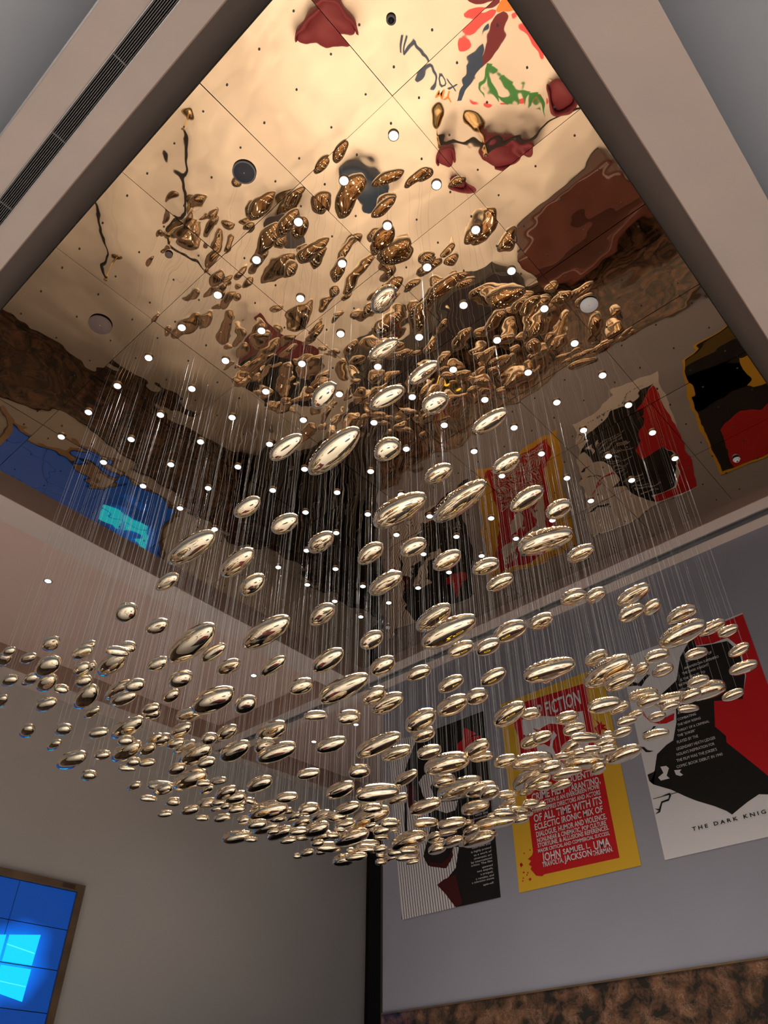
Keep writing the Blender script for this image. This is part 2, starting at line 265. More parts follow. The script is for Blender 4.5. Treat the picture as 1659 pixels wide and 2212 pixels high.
# pebbles: X Y height (1e-4 units), half length, half width (1e-5 units), heading in degrees
PEB = ('4594 4155 9203 2456 1445 80;4630 4184 8158 2363 1028 93;4842 3720 7496 2261 950 85;3923 4466 6860 2195 1129 78;4618 4125 7155 2517 1095 96;5050 3727 7119 1761 1297 96;5635 3356 7014 2555 1068 89;3971 5112 6488 2689 1083 86;4577 4959 6773 4919 1619 82;5087 4529 6898 1983 1442 87;6098 4519 7199 2184 1242 91;6425 3661 7068 2177 1156 83;'
'5953 5088 6787 4449 1869 88;6880 4761 7363 5289 1770 81;6740 3626 6639 2728 1240 81;7196 3430 6648 1898 1302 86;4187 6009 6230 2263 1061 87;4633 5804 6130 2101 1207 86;5596 6199 6623 2501 1312 83;5770 5434 6130 2402 1210 79;6150 5029 6246 2041 1243 89;6646 4873 6239 2371 1258 83;8041 4129 7002 4163 1992 98;8607 3896 6983 2316 1257 85;'
'6994 4506 6143 1979 1188 97;7504 4631 6222 2251 1127 86;4003 6780 5898 4399 1465 90;4572 6577 5889 3409 1330 80;4831 6558 5678 2441 1215 79;4007 7177 5576 2182 922 89;6635 5945 6370 3200 1419 85;7627 5900 6265 3858 1594 75;7142 5280 5544 4692 1849 83;5426 6949 5424 4801 1647 85;5874 6381 5666 2689 1277 76;6365 5943 5331 2099 1205 78;'
'4758 7595 5216 5610 1683 81;5006 7418 5122 2668 895 81;5526 7789 5282 2258 1102 88;5727 7108 5117 2903 941 80;6037 6399 5067 3164 1294 80;6415 7306 5176 2123 1294 87;6682 6745 5048 4804 1621 83;6860 6195 5259 2471 1320 74;7431 6050 5332 2113 1133 88;7917 5869 5300 2479 1210 78;7882 5141 5127 2333 1110 76;7616 5437 5550 2183 1238 82;'
'7212 4735 5125 1955 1089 79;8007 4886 5776 2909 1525 84;8774 4792 6278 2154 1295 84;7451 6905 5301 2510 1393 74;7857 7002 5366 3360 1597 78;8799 6521 5523 3439 1653 74;8658 5961 5421 2085 1393 75;8124 6598 5062 3325 1702 74;8860 7149 5275 2341 1381 78;8516 6770 4767 2155 1271 81;5507 8003 4858 4194 1776 89;5577 7374 4605 2190 1205 76;'
'7066 7677 5098 1774 1014 126;7419 7362 5103 1876 1401 102;8822 4811 5502 3953 1819 94;9470 5195 5761 1296 571 70;8766 4216 6437 2056 1293 93;9244 4081 6653 1859 1238 75;9270 3538 6425 2988 1277 75;9079 3547 6027 2133 1246 72;9470 3388 6244 1778 1033 57;10227 3261 6433 2595 1369 79;9755 3173 5848 3824 1756 80;10610 3003 6279 2375 1164 74;'
'10537 2771 6092 1690 942 70;9918 4581 6081 2278 1238 75;9771 4392 5705 4843 1965 70;10131 4218 5813 1588 942 62;10325 4095 5873 1714 1004 53;9755 4210 5496 2827 1501 72;9738 3593 5650 1833 1159 94;10945 4009 6085 1964 1140 76;10197 3199 5735 1606 1031 97;11024 2840 6021 1950 948 65;11299 2929 5876 2290 1160 79;10942 3523 5715 1775 1070 83;'
'11299 3565 5710 3121 1728 87;11525 4166 5864 3129 1574 112;10477 4219 5555 2257 1253 101;10432 4133 5409 1946 1140 78;10503 3549 5310 1946 1125 67;11042 4075 5531 1644 941 85;11299 3898 5530 1587 814 123;11299 3200 5521 1844 943 74;9516 4418 5092 2404 1359 95;10162 4497 5319 1879 921 73;10296 4350 5195 1659 772 73;10123 4403 5070 1572 852 94;'
'11299 4412 5568 1487 974 86;11184 4449 5239 2078 1071 93;10377 4629 5052 1762 847 80;11022 5192 5373 1832 907 62;10747 5102 5168 1950 1050 82;9792 4923 4862 2137 1020 133;9926 5144 5105 1894 1111 84;9890 5215 5299 1880 1240 90;9795 5765 5505 1570 1199 117;9256 5818 5316 3818 1595 68;9880 5860 5126 2440 1238 70;9612 5514 4987 1715 1074 72;'
'10614 5628 5175 2936 1292 52;10487 5724 5033 1270 775 117;10566 5003 4953 1607 949 96;10286 5101 4904 1350 742 118;10447 5364 4983 1275 805 101;11114 5659 5148 3605 1824 109;10891 4903 4957 3364 1425 75;11074 5450 4941 1813 1001 59;10726 6418 5240 3575 1854 109;10335 6662 5177 2252 1361 77;10343 5871 4852 2099 1372 81;11201 6837 5179 4286 1582 62;'
'10742 6374 4888 3383 1345 67;11299 6257 5108 1461 939 105;10878 5882 4947 2352 1009 104;10603 6178 4721 1397 945 103;11299 6255 4960 2052 952 81;11071 6793 4933 1573 896 75;9630 6712 5169 3126 1379 67;10133 6983 5281 1998 1211 108;10228 7128 4813 3091 1425 83;9936 6758 4568 2281 1301 64;10721 6942 4817 1583 996 125;10817 7974 5211 5220 2229 81;'
'11107 7867 4937 3046 1538 81;10928 6646 4658 1493 983 113;11299 6730 4729 1625 862 87;10854 7048 4714 2452 894 66;10819 7093 4595 2542 762 50;11299 7078 4728 2120 1261 146;11074 6953 4511 1552 899 80;10468 6848 4421 1990 1129 145;10902 7381 4626 982 712 110;11299 7614 4677 3719 1452 101;10847 7794 4457 2345 1055 61;11525 7984 4678 1338 746 103;'
'11299 7995 4477 3729 1578 79;11074 7510 4406 860 508 3;11525 8403 4628 3735 1120 54;9013 7650 4762 3232 1066 69;10086 7738 5069 2110 1511 93;9672 7357 5116 4224 2117 94;9899 7999 4654 3464 1498 84;9725 8453 4846 2359 1012 83;8598 7860 4472 3570 1821 108;9181 8522 4629 1874 1435 108;8940 8277 4430 1649 1003 114;9657 8981 4649 4949 1895 78;'
'8759 8644 4470 2665 1175 85;8331 8383 4572 3252 1397 77;8966 9074 4511 1852 1216 112;9050 9552 4646 2601 996 80;8262 8989 4411 1884 1316 98;9348 9278 4531 2054 1104 93;9163 9216 4366 973 586 120;8752 9327 4302 3193 1446 79;9507 10525 4874 2931 1345 76;9342 9822 4448 2515 1185 95;9068 9244 4268 1192 814 144;9645 10626 4674 1219 900 131;'
'9245 9801 4307 1389 815 89;9931 10249 4496 2252 1397 143;10165 10677 4560 1253 828 89;9631 10465 4377 1698 900 83;9765 10847 4431 870 772 131;9680 9444 4433 4295 1670 84;9880 9488 4607 1693 866 142;9293 8651 4345 1165 553 88;9695 8765 4399 1795 1088 88;9558 8451 4404 1625 1160 123;10585 9261 4734 777 637 131;10479 9473 4635 1308 762 143;'
'10459 9599 4802 1310 901 131;10537 9825 4622 1840 904 131;10352 9706 4450 2163 1265 124;10115 9836 4391 1079 893 1;10030 9107 4250 1400 828 94;10272 10187 4351 2595 1486 88;10114 9742 4279 2131 984 105;11010 9951 4559 1086 789 146;11074 10019 4458 1162 923 131;10660 9019 4519 4467 1896 81;11077 8774 4630 2171 1016 64;10614 8022 4570 2711 1421 99;'
'10585 8565 4703 2274 1233 115;11299 8155 4801 854 757 133;11299 8899 4505 2145 1219 78;11074 8371 4464 2545 1170 78;11299 8664 4740 1989 820 101;11525 9048 4718 1484 899 94;11016 9576 4531 2093 1163 113;10601 8942 4327 1700 987 143;11299 9579 4501 2269 1181 131;11074 9282 4312 1364 626 97;11411 10069 4617 1765 902 82;3028 8687 4767 1197 564 92;'
'3154 9120 4883 1738 798 81;3373 8968 4933 1527 687 96;3446 8614 5034 1686 957 83;3748 8352 4941 1841 898 92;3815 8422 5084 1651 682 93;4266 8259 5194 1451 990 96;4096 8156 5030 1524 867 149;4477 8983 5339 3679 1373 81;3825 8395 4765 1646 826 79;4217 9028 5196 1483 714 74;3428 8448 4643 2657 1152 85;3480 8937 4684 1439 733 88;'
'3574 9338 4809 617 401 90;3681 8935 4714 2249 1035 79;3779 8700 4581 924 773 129;3319 9163 4675 1560 753 93;3948 8529 4694 1517 771 92;4194 8873 4696 3407 1169 76;3809 9058 4510 1974 920 90;4746 9730 4966 2128 701 84;3555 9861 4724 2005 707 81;4818 9295 5189 3375 1057 84;4360 8026 4623 1641 945 93;4760 8964 4927 2590 1049 91;'
'5373 9234 5028 1681 1111 89;5166 8937 4915 1738 796 93;4424 10899 4951 2087 993 78;4581 10104 4779 1572 987 88;4897 9693 4707 1725 926 99;5266 9626 4898 4056 1299 85;4917 11000 4929 1956 768 85;5321 9681 4740 1338 982 105;5631 10162 4826 4003 1355 83;5296 10191 4662 1461 907 90;5165 10833 4733 3527 1421 90;5398 10650 4518 1502 986 89;'
'5230 8583 5011 1967 894 81;6085 9401 5324 2313 1312 99;6032 9439 5066 2598 1081 80;6126 9670 4959 1925 881 91;5881 9890 5022 2066 748 86;6124 10079 5141 2198 1165 83;5911 10071 4913 2123 926 82;6686 10269 5265 2904 1202 83;6618 9852 5000 4704 1733 81;6289 9077 4907 1640 1048 83;6616 9113 5132 2642 1181 81;6201 8939 4485 1738 946 91;'
'6403 9942 4732 2012 1062 80;6949 10357 4842 4394 1737 84;5722 10057 4656 1362 893 94;5902 10509 4747 1364 757 139;5947 10067 4716 1520 819 103;6969 10021 4701 1204 771 113;7767 10777 5168 2059 931 96;6364 11000 4735 1687 826 86;6846 11023 4890 2182 1166 137;6749 10780 4738 2432 1137 84;6660 11000 4621 1360 798 141;7117 11000 4697 1411 1093 101;'
'7371 10483 4835 2287 753 77;7453 10755 5029 1216 715 130;7351 10840 4588 2088 997 91;7012 11000 4476 1379 846 102;7662 10803 4785 2221 1163 101;7237 9796 4568 2935 1099 81;7979 11000 4819 1260 714 99;7719 11000 4596 1212 777 131;8130 11000 4704 1882 1005 95;7756 10223 4758 2547 1329 90;8077 10530 4848 2004 1269 89;7824 9892 4635 1018 783 1;'
'7963 10417 4667 1702 933 106;7371 9930 4432 1018 622 80;7555 10375 4650 1372 679 102;7343 9130 4563 3112 1286 83;8270 10584 4613 1512 927 89;8152 9831 4562 4172 1897 94;8470 10338 4639 2247 780 117;8043 9951 4342 1994 1122 98;9098 11000 4780 3470 1336 88;8509 10604 4915 917 679 143;7884 9097 4511 1897 1091 106;7413 8123 4474 1905 1000 98;'
'8579 9848 4674 1009 834 130;8801 10348 4721 1580 1038 112;9064 10245 4789 2249 892 75;8330 9879 4283 1184 623 99;8486 10994 4478 3088 1550 95;8545 10688 4388 1149 728 131;8645 10096 4380 3549 1208 81;8412 9365 4196 1612 901 114;9355 10674 4566 1766 937 104;6477 8673 4668 3526 1418 78;6957 8503 5076 3571 1599 81;6868 8497 4822 2121 1355 84;'
'6727 8065 4552 3767 1497 92;7098 7366 4583 2702 1204 90;7756 7088 4714 4641 1480 81;8694 7568 5044 2968 1359 88;7883 7570 4501 1748 1315 97;3594 7186 4932 1873 1118 82;4300 7706 5302 1995 1025 90;4819 8382 5249 2013 1059 86;5045 8135 5024 2272 1236 87')
# ================================================================ THE SETTING
XW = 1.40                      # plane of the poster wall
OX0, OX1, OY0, OY1 = 0.093, 1.317, 0.053, 1.290     # opening in the soffit
MX0, MX1, MY0, MY1 = 0.128, 1.284, 0.090, 1.226     # mirror
def tvY(x): return 1.95 - 0.075 * (x - 1.0)
def cfY(x): return 1.886 - 0.06 * (x - 0.95)
struct(box('floor', -2.2, 3.0, -2.2, 2.6, FL - 0.03, FL, 'floor'))

M['bounce_cut'] = mat('added_dark_floor', (0.07, 0.05, 0.045), 0.9)  # unseen dark flooring, added to cut bounce light into the alcove
struct(box('floor', 1.452, 3.0, -2.2, 2.3, FL, FL + 0.003, 'bounce_cut'))
struct(box('floor', 1.40, 1.452, 1.264, 2.3, FL, FL + 0.003, 'bounce_cut'))
# soffit frame around the mirror and the coffers (slots cut by building it in strips)
mb = MB()
def slab(m_, pts, h0, h1):
    n = len(pts)
    m_.add([P(x, y, h0) for x, y in pts] + [P(x, y, h1) for x, y in pts],
           [tuple(range(n))[::-1], tuple(range(n, 2 * n))] + [(i, (i + 1) % n, n + (i + 1) % n, n + i) for i in range(n)])
def rect(x0, x1, y0, y1): return [(x0, y0), (x1, y0), (x1, y1), (x0, y1)]
T = 1.10
SA0, SA1 = 0.0385, 0.0600      # near air slot
SB0, SB1 = 1.3465, 1.3680      # far air slot
XL = -0.30                     # the frame runs on to the left of the picture
slab(mb, rect(0.0, SA0, -0.035, 1.95), 1.0, T)
slab(mb, rect(SA0, SA1, -0.035, 0.0), 1.0, T)
slab(mb, rect(SA1, OX0, -0.035, 1.95), 1.0, T)
slab(mb, rect(OX0, SB0, -0.035, OY0), 1.0, T)
slab(mb, rect(OX1, SB0, OY0, cfY(1.33)), 1.0, T)
slab(mb, rect(SB0, SB1, -1.3, -0.6), 1.0, T)
slab(mb, rect(SB1, XW, -1.3, tvY(1.38)), 1.0, T)
slab(mb, rect(OX1, SB0, -1.3, -0.035), 1.0, T)
slab(mb, rect(OX0, OX1, OY1, 1.361), 1.0, T)
slab(mb, [(OX0, cfY(OX0)), (SB0, cfY(SB0)), (SB0, tvY(SB0)), (OX0, tvY(OX0))], 1.0, T)
slab(mb, [(SB0, 1.905), (SB1, 1.905), (SB1, tvY(SB1)), (SB0, tvY(SB0))], 1.0, T)
struct(mb.build('ceiling', 'soffit'))
# alcove soffit to the right of the poster wall plane
mb = MB()
slab(mb, rect(XW, 2.30, 1.262, 1.3585), 1.0, T)
slab(mb, [(XW, 1.889), (2.30, 1.810), (2.30, tvY(2.30)), (XW, tvY(XW))], 1.0, T)
struct(mb.build('ceiling', 'soffit'))
# coffer ceilings
def coffer_roof(pts, h): return struct(prism('ceiling', pts, h, h + 0.01, 'coffer'))
coffer_roof([(OX0, 1.361), (OX1, 1.361), (OX1, cfY(OX1)), (OX0, cfY(OX0))], 1.058)
coffer_roof([(XW, 1.3585), (2.30, 1.3585), (2.30, 1.810), (XW, 1.889)], 1.058)
# painted vertical faces of the coffers and of the mirror recess
e = 0.0015
def face_strip(name, a, b, h0, h1, material):
    (x0, y0), (x1, y1) = a, b
    d = Vector((x1 - x0, y1 - y0)).normalized(); nx, ny = -d.y * e, d.x * e
    return struct(prism(name, [(x0, y0), (x1, y1), (x1 + nx, y1 + ny), (x0 + nx, y0 + ny)], h0, h1, material))
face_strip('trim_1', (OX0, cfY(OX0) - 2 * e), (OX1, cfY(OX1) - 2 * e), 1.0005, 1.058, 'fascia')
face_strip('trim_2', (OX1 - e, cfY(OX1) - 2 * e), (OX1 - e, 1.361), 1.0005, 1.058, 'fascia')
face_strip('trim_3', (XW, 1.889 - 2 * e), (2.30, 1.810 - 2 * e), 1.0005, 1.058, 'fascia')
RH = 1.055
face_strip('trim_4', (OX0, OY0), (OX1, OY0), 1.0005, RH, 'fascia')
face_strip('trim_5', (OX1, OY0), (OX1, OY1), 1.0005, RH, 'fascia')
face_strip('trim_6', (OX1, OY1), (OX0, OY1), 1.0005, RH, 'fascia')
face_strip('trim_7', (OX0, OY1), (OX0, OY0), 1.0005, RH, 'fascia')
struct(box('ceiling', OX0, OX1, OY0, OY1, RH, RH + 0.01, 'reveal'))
struct(box('trim_14', -0.0022, -0.0002, -0.035, 1.95, 0.9992, 1.004, 'alu'))
# the higher grey hall ceiling on the near side
mb = MB()
slab(mb, rect(-2.2, 0.0, -2.2, 2.3), 1.13, 1.14)
slab(mb, rect(0.0, 3.0, -2.2, -0.035), 1.13, 1.14)
struct(mb.build('ceiling', 'hall'))

# walls
wall = struct(box('wall_right', XW, XW + 0.05, -1.3, 1.262, FL, 1.0, 'wallgrey'))
struct(box('trim_8', XW - 0.004, XW, -1.3, 1.262, FL, 0.2635, 'marble'))
struct(box('trim_9', XW - 0.0055, XW, -1.3, 1.262, 0.2635, 0.2665, 'frame'))
mb = MB(); x0, x1 = -0.5, 2.9
slab(mb, [(x0, tvY(x0)), (x1, tvY(x1)), (x1, tvY(x1) + 0.05), (x0, tvY(x0) + 0.05)], FL, T)
struct(mb.build('wall_back', 'walltv'))
def onback(name, xa, xb, ha, hb, d, material, parent=None):
    return prism(name, [(xa, tvY(xa) - d), (xb, tvY(xb) - d), (xb, tvY(xb)), (xa, tvY(xa))], ha, hb, material, parent)
struct(onback('trim_10', 1.999, 2.052, FL, 1.0, 0.012, 'colstone'))
struct(onback('trim_11', 2.052, 2.30, FL, 1.0, 0.006, 'brownwall'))
struct(onback('trim_12', 1.09, 1.999, FL, 0.17, 0.012, 'marble'))
struct(onback('trim_13', -0.5, 1.09, FL, 0.10, 0.012, 'marble'))

# ================================================================ AIR SLOTS
def air_slot(x0, x1, y0, y1, label, nblade):
    t = empty('linear_air_grille', P((x0 + x1) / 2, (y0 + y1) / 2, 1.0)); inv = -Vector(t.location)
    def put(m_, name, material):
        o = m_.build(name, material, t); o.location = inv; return o
    m_ = MB(); slab(m_, rect(x0, x1, y0, y1), 1.022, 1.026); put(m_, 'plenum', 'slot')
    m_ = MB()
    slab(m_, rect(x0, x0 + 0.0012, y0, y1), 0.9985, 1.022); slab(m_, rect(x1 - 0.0012, x1, y0, y1), 0.9985, 1.022)
    put(m_, 'edge_trim', 'alu')
    m_ = MB()
    w_ = (x1 - x0) / (nblade + 1)
    for k in range(1, nblade + 1): slab(m_, rect(x0 + k * w_ - 0.0004, x0 + k * w_ + 0.0004, y0, y1), 1.0015, 1.010)
    y = y0 + 0.06
    while y < y1:
        slab(m_, rect(x0, x1, y - 0.0008, y + 0.0008), 1.002, 1.006); y += 0.135
    put(m_, 'blade', 'blade')
    return tag(t, label, 'air vent')
air_slot(SA0, SA1, 0.0, 1.95, 'long black slatted air grille set in the peach soffit at upper left', 8)
air_slot(SB0, SB1, -0.6, 1.905, 'long dark air slot in the soffit strip above the film posters', 2)

# ================================================================ MIRROR CEILING
mir = empty('mirror_ceiling', P((MX0 + MX1) / 2, (MY0 + MY1) / 2, 1.0))
tag(mir, 'gold tinted mirror ceiling of square panels above the pebble chandelier', 'mirror')
nx = ny = 7; dx = (MX1 - MX0) / nx; dy = (MY1 - MY0) / ny; g = 0.00035
dots = []
for i in range(nx):
    for j in range(ny):
        cx, cy = MX0 + (i + .5) * dx, MY0 + (j + .5) * dy
        rnd = random.Random(i * 31 + j)
        tx, ty = rnd.uniform(-1, 1) * 0.0004, rnd.uniform(-1, 1) * 0.0004
        a, b = dx / 2 - g, dy / 2 - g
        c4 = [(-a, -b), (a, -b), (a, b), (-a, b)]
        v = [P(cx + x, cy + y, 1.0 + tx * x / a + ty * y / b) for x, y in c4] + [P(cx + x, cy + y, 1.004) for x, y in c4]
        o = fix_normals(mesh_obj('mirror_panel', [q - Vector(mir.location) for q in v],
              [(3, 2, 1, 0), (4, 5, 6, 7), (0, 1, 5, 4), (1, 2, 6, 5), (2, 3, 7, 6), (3, 0, 4, 7)], 'mirror', mir))
        sc = MB()
        for fx in (-.36, 0, .36):
            for fy in (-.36, 0, .36):
                c = P(cx + fx * dx, cy + fy * dy, 0.9998) - Vector(mir.location)
                sc.lathe([(0.0085, -0.004), (0.0085, 0.006)], c, 8)
        s_ = sc.build('fixing_screw', 'black', o)
bk = box('backing_board', MX0, MX1, MY0, MY1, 1.0045, 1.012, 'black', mir); bk.location = -Vector(mir.location)

# ================================================================ SPOTLIGHTS IN THE MIRROR (10 x 10)
def make_spot():
    t = empty('recessed_spotlight')
    m_ = MB(); m_.lathe([(0.040, 0.0), (0.042, -0.006), (0.034, -0.009), (0.031, -0.002), (0.031, 0.0)]); m_.build('trim_ring', 'chrome', t, True)
    m_ = MB(); m_.lathe([(0.033, -0.0035), (0.026, -0.009), (0.001, -0.012)]); m_.build('lens', 'lamp', t, True)
    ld = bpy.data.lights.new('spot_beam', 'SPOT'); ld.energy = SPOT_W; ld.color = (1.0, 0.95, 0.88)
    ld.spot_size = math.radians(75); ld.spot_blend = 0.9; ld.shadow_soft_size = 0.03
    l = bpy.data.objects.new('spot_beam', ld); COL.objects.link(l); l.parent = t; l.location = (0, 0, -0.03)
    return t
ORD = ['first', 'second', 'third', 'fourth', 'fifth', 'sixth', 'seventh', 'eighth', 'ninth', 'tenth']
sp0 = make_spot(); first = True
for i in range(10):
    for j in range(10):
        o = sp0 if first else copy_tree(sp0); first = False
        o.location = P(0.329 + 0.0857 * i, 0.282 + 0.0868 * j, 0.9985)
        tag(o, 'small round spotlight in the mirror, %s row from the posters, %s from the screen wall' % (ORD[9 - i], ORD[9 - j]),
            'spotlight', 'spotlights in the mirror ceiling')

# downlights in the coffers
def make_down():
    t = empty('ceiling_downlight')
    m_ = MB(); m_.lathe([(0.060, 0.0), (0.062, -0.006), (0.046, -0.008), (0.042, -0.001), (0.042, 0.0)]); m_.build('trim_ring', 'chrome', t, True)
    m_ = MB(); m_.lathe([(0.040, -0.002), (0.03, -0.006), (0.001, -0.008)]); m_.build('lens', 'lamp', t, True)
    ld = bpy.data.lights.new('spot_beam', 'SPOT'); ld.energy = DOWN_W; ld.color = (1.0, 0.97, 0.94)
    ld.spot_size = math.radians(110); ld.spot_blend = 0.9; ld.shadow_soft_size = 0.04
    l = bpy.data.objects.new('spot_beam', ld); COL.objects.link(l); l.parent = t; l.location = (0, 0, -0.04)
    return t
dl0 = make_down()
H1 = 1.058
for k, (x, y, lb) in enumerate([(0.5429, 1.4787, 'lit round downlight alone in the left peach ceiling'), (1.1185, 1.4614, 'lit round downlight in the left peach ceiling nearer the room corner'),
        (1.5017, 1.4593, 'lit round downlight in the dim alcove ceiling, nearer the mirror'), (1.5011, 1.6317, 'lit round downlight in the dim alcove ceiling, nearer the grey back wall')]):
    o = dl0 if k == 0 else copy_tree(dl0)
    o.location = P(x * H1, y * H1, H1 - 0.0002)
    if x > 1.4:
        for c_ in o.children:
            if c_.type == 'LIGHT':
                c_.data = c_.data.copy(); c_.data.energy = 0.12 * DOWN_W
    tag(o, lb, 'downlight', 'downlights in the coffered ceilings')

hall_fill = None  # fill lamps added out of view, to brighten the floor the pebbles reflect
for x, y in [(-0.42, -0.45), (-0.42, 0.0), (-0.42, 0.45), (-0.42, 0.9), (-0.42, 1.35), (0.05, -0.5), (0.5, -0.5), (0.95, -0.5), (-0.85, 0.2), (0.3, -0.9)]:
    o = copy_tree(dl0); o.location = P(x, y, 1.1298)
    for c_ in o.children:
        if c_.type == 'LIGHT':
            if hall_fill is None: hall_fill = c_.data.copy(); hall_fill.energy = HALL_FILL_W
            c_.data = hall_fill
    tag(o, 'added unseen fill downlight in the higher grey hall ceiling behind the viewer', 'downlight', 'added fill lights in the hall ceiling')

# discs fixed to the mirror
def disc(name, x, y, h, r, th, mtl, rim, label, cat):
    t = empty(name, P(x, y, h))
    m_ = MB(); m_.lathe([(r, 0), (r, -th * .7), (r * .9, -th)], n=48); m_.build('rim', rim, t, True)
    m_ = MB(); m_.lathe([(r * .88, -th * .9), (r * .86, -th * 1.15), (0.004, -th * 1.2)], n=48); m_.build('grille', mtl, t, True)
    m_ = MB(); m_.lathe([(r * .05, -th * 1.1), (r * .04, -th * 1.5)], n=12); m_.build('badge', 'alu', t)
    return tag(t, label, cat)
disc('ceiling_speaker', 0.2344, 0.4578, 0.9985, 0.0155 * U, 0.010, 'spkdark', 'blade', 'dark round speaker grille mounted on the near left of the mirror ceiling', 'speaker')
disc('ceiling_speaker', 0.2422, 0.8053, 0.9985, 0.0175 * U, 0.010, 'spkbrown', 'spkbrown', 'large brownish round speaker grille on the left edge of the mirror', 'speaker')
disc('ceiling_speaker', 0.7109, 0.2285, 0.9985, 0.0135 * U, 0.010, 'white', 'white', 'white round speaker grille on the right part of the mirror', 'speaker')
disc('ceiling_speaker', 0.2406, 0.6291, 0.9985, 0.0055 * U, 0.006, 'spkbrown', 'spkbrown', 'smallest brownish disc on the left of the mirror', 'speaker')
def detector(name, x, y, label, r=0.0062):
    t = empty(name, P(x, y, 0.9985))
    R_ = r * U
    m_ = MB(); m_.lathe([(R_, 0), (R_ * 1.05, -R_ * .35), (R_ * .9, -R_ * .5)], n=32); m_.build('base', 'white', t, True)
    m_ = MB(); m_.lathe([(R_ * .75, -R_ * .45), (R_ * .72, -R_ * .85), (R_ * .5, -R_)], n=32); m_.build('sensor_head', 'white', t, True)
    m_ = MB(); m_.lathe([(R_ * .35, -R_ * .95), (R_ * .2, -R_ * 1.1)], n=16); m_.build('sensor', 'black', t, True)
    return tag(t, label, 'smoke detector')
detector('smoke_detector', 1.176, 0.1998, 'small white smoke detector at the lower right edge of the mirror')
detector('smoke_detector', 1.1751, 1.0455, 'small white smoke detector on the mirror near its far corner', 0.0055)
t = empty('dome_camera', P(0.2304, 0.1987, 0.9985))
m_ = MB(); m_.lathe([(0.033, 0), (0.034, -0.012), (0.028, -0.02)], n=32); m_.build('housing', 'blade', t, True)
m_ = MB(); m_.lathe([(0.022, -0.018), (0.018, -0.034), (0.002, -0.042)], n=24); m_.build('dome', 'black', t, True)
tag(t, 'small grey dome camera near the top centre of the mirror', 'camera')

# ================================================================ POSTERS
def flat_on_wall(name, pts, d, material, parent):
    """outline (y, h) on the poster wall, d units proud of it"""
    n = len(pts); X1, X0 = XW - d, XW - d + 0.0006
    v = [P(X1, y, h) for y, h in pts] + [P(X0, y, h) for y, h in pts]
    f = [tuple(range(n)), tuple(range(n, 2 * n))[::-1]] + [(i, (i + 1) % n, n + (i + 1) % n, n + i) for i in range(n)]
    o = mesh_obj(name, [q - Vector(parent.location) for q in v], f, material, parent)
    bm = bmesh.new(); bm.from_mesh(o.data)
    bmesh.ops.triangulate(bm, faces=[q for q in bm.faces if len(q.verts) > 4], ngon_method='EAR_CLIP')
    bmesh.ops.recalc_face_normals(bm, faces=bm.faces); bm.to_mesh(o.data); bm.free()
    return o
def lettering(txt, yl, yr, h, ch, d, material, parent, bold=0.0):
    cu = bpy.data.curves.new('lettering', 'FONT'); cu.body = txt; cu.size = 1.0; cu.extrude = 0.0; cu.offset = bold; cu.resolution_u = 2
    to = bpy.data.objects.new('lettering', cu); COL.objects.link(to)
    dg = bpy.context.evaluated_depsgraph_get(); dg.update()
    me = bpy.data.meshes.new_from_object(to.evaluated_get(dg))
    bpy.data.objects.remove(to)
    xs = [v.co.x for v in me.vertices]; x0, x1 = min(xs), max(xs)
    X = XW - d; L = Vector(parent.location)
    for v in me.vertices:
        u = (v.co.x - x0) / (x1 - x0)
        v.co = P(X, yl + (yr - yl) * u, h + v.co.y / 0.70 * ch) - L
    me.materials.clear(); me.materials.append(M[material])
    me.name = 'lettering'
    o = bpy.data.objects.new('lettering', me); COL.objects.link(o); o.parent = parent
    return o
def poster(y0, y1, h0, h1, base, label):
    t = empty('film_poster', P(XW, (y0 + y1) / 2, h0))
    flat_on_wall('poster_sheet', [(y0, h0), (y1, h0), (y1, h1), (y0, h1)], 0.0010, base, t)
    return tag(t, label, 'poster', 'large film posters on the grey wall')
D1, D2, D3, D4 = 0.0013, 0.0016, 0.0019, 0.0022
# striped black poster
p = poster(1.2065, 0.9465, 0.4335, 0.8345, 'pblack', 'black film poster with pinstriped pale shapes and small handwriting, leftmost on the wall')
flat_on_wall('pale_shape', P1_A, D1, 'stripe', p); flat_on_wall('pale_shape', P1_B, D1, 'stripe', p)
flat_on_wall('red_shape', P1_RED, D1, 'red', p)
flat_on_wall('maroon_shape', P1_M, D2, 'maroon', p); flat_on_wall('maroon_shape', P1_M2, D2, 'maroon', p)
def blob(cy, ch, ry, rh, seed, n=18, jag=0.25):
    r_ = random.Random(seed)
    return [(cy + ry * (1 + r_.uniform(-jag, jag)) * math.cos(2 * math.pi * k / n), ch + rh * (1 + r_.uniform(-jag, jag)) * math.sin(2 * math.pi * k / n)) for k in range(n)]
flat_on_wall('maroon_shape', blob(1.172, 0.690, 0.014, 0.034, 1), D2, 'maroon', p)
flat_on_wall('black_shape', blob(1.135, 0.655, 0.022, 0.014, 2), D2, 'pblack', p)
flat_on_wall('black_shape', blob(1.190, 0.640, 0.004, 0.045, 3), D2, 'pblack', p)
for a in T1: lettering(a[0], a[1], a[2], a[3], a[4], D3, 'pgrey', p)
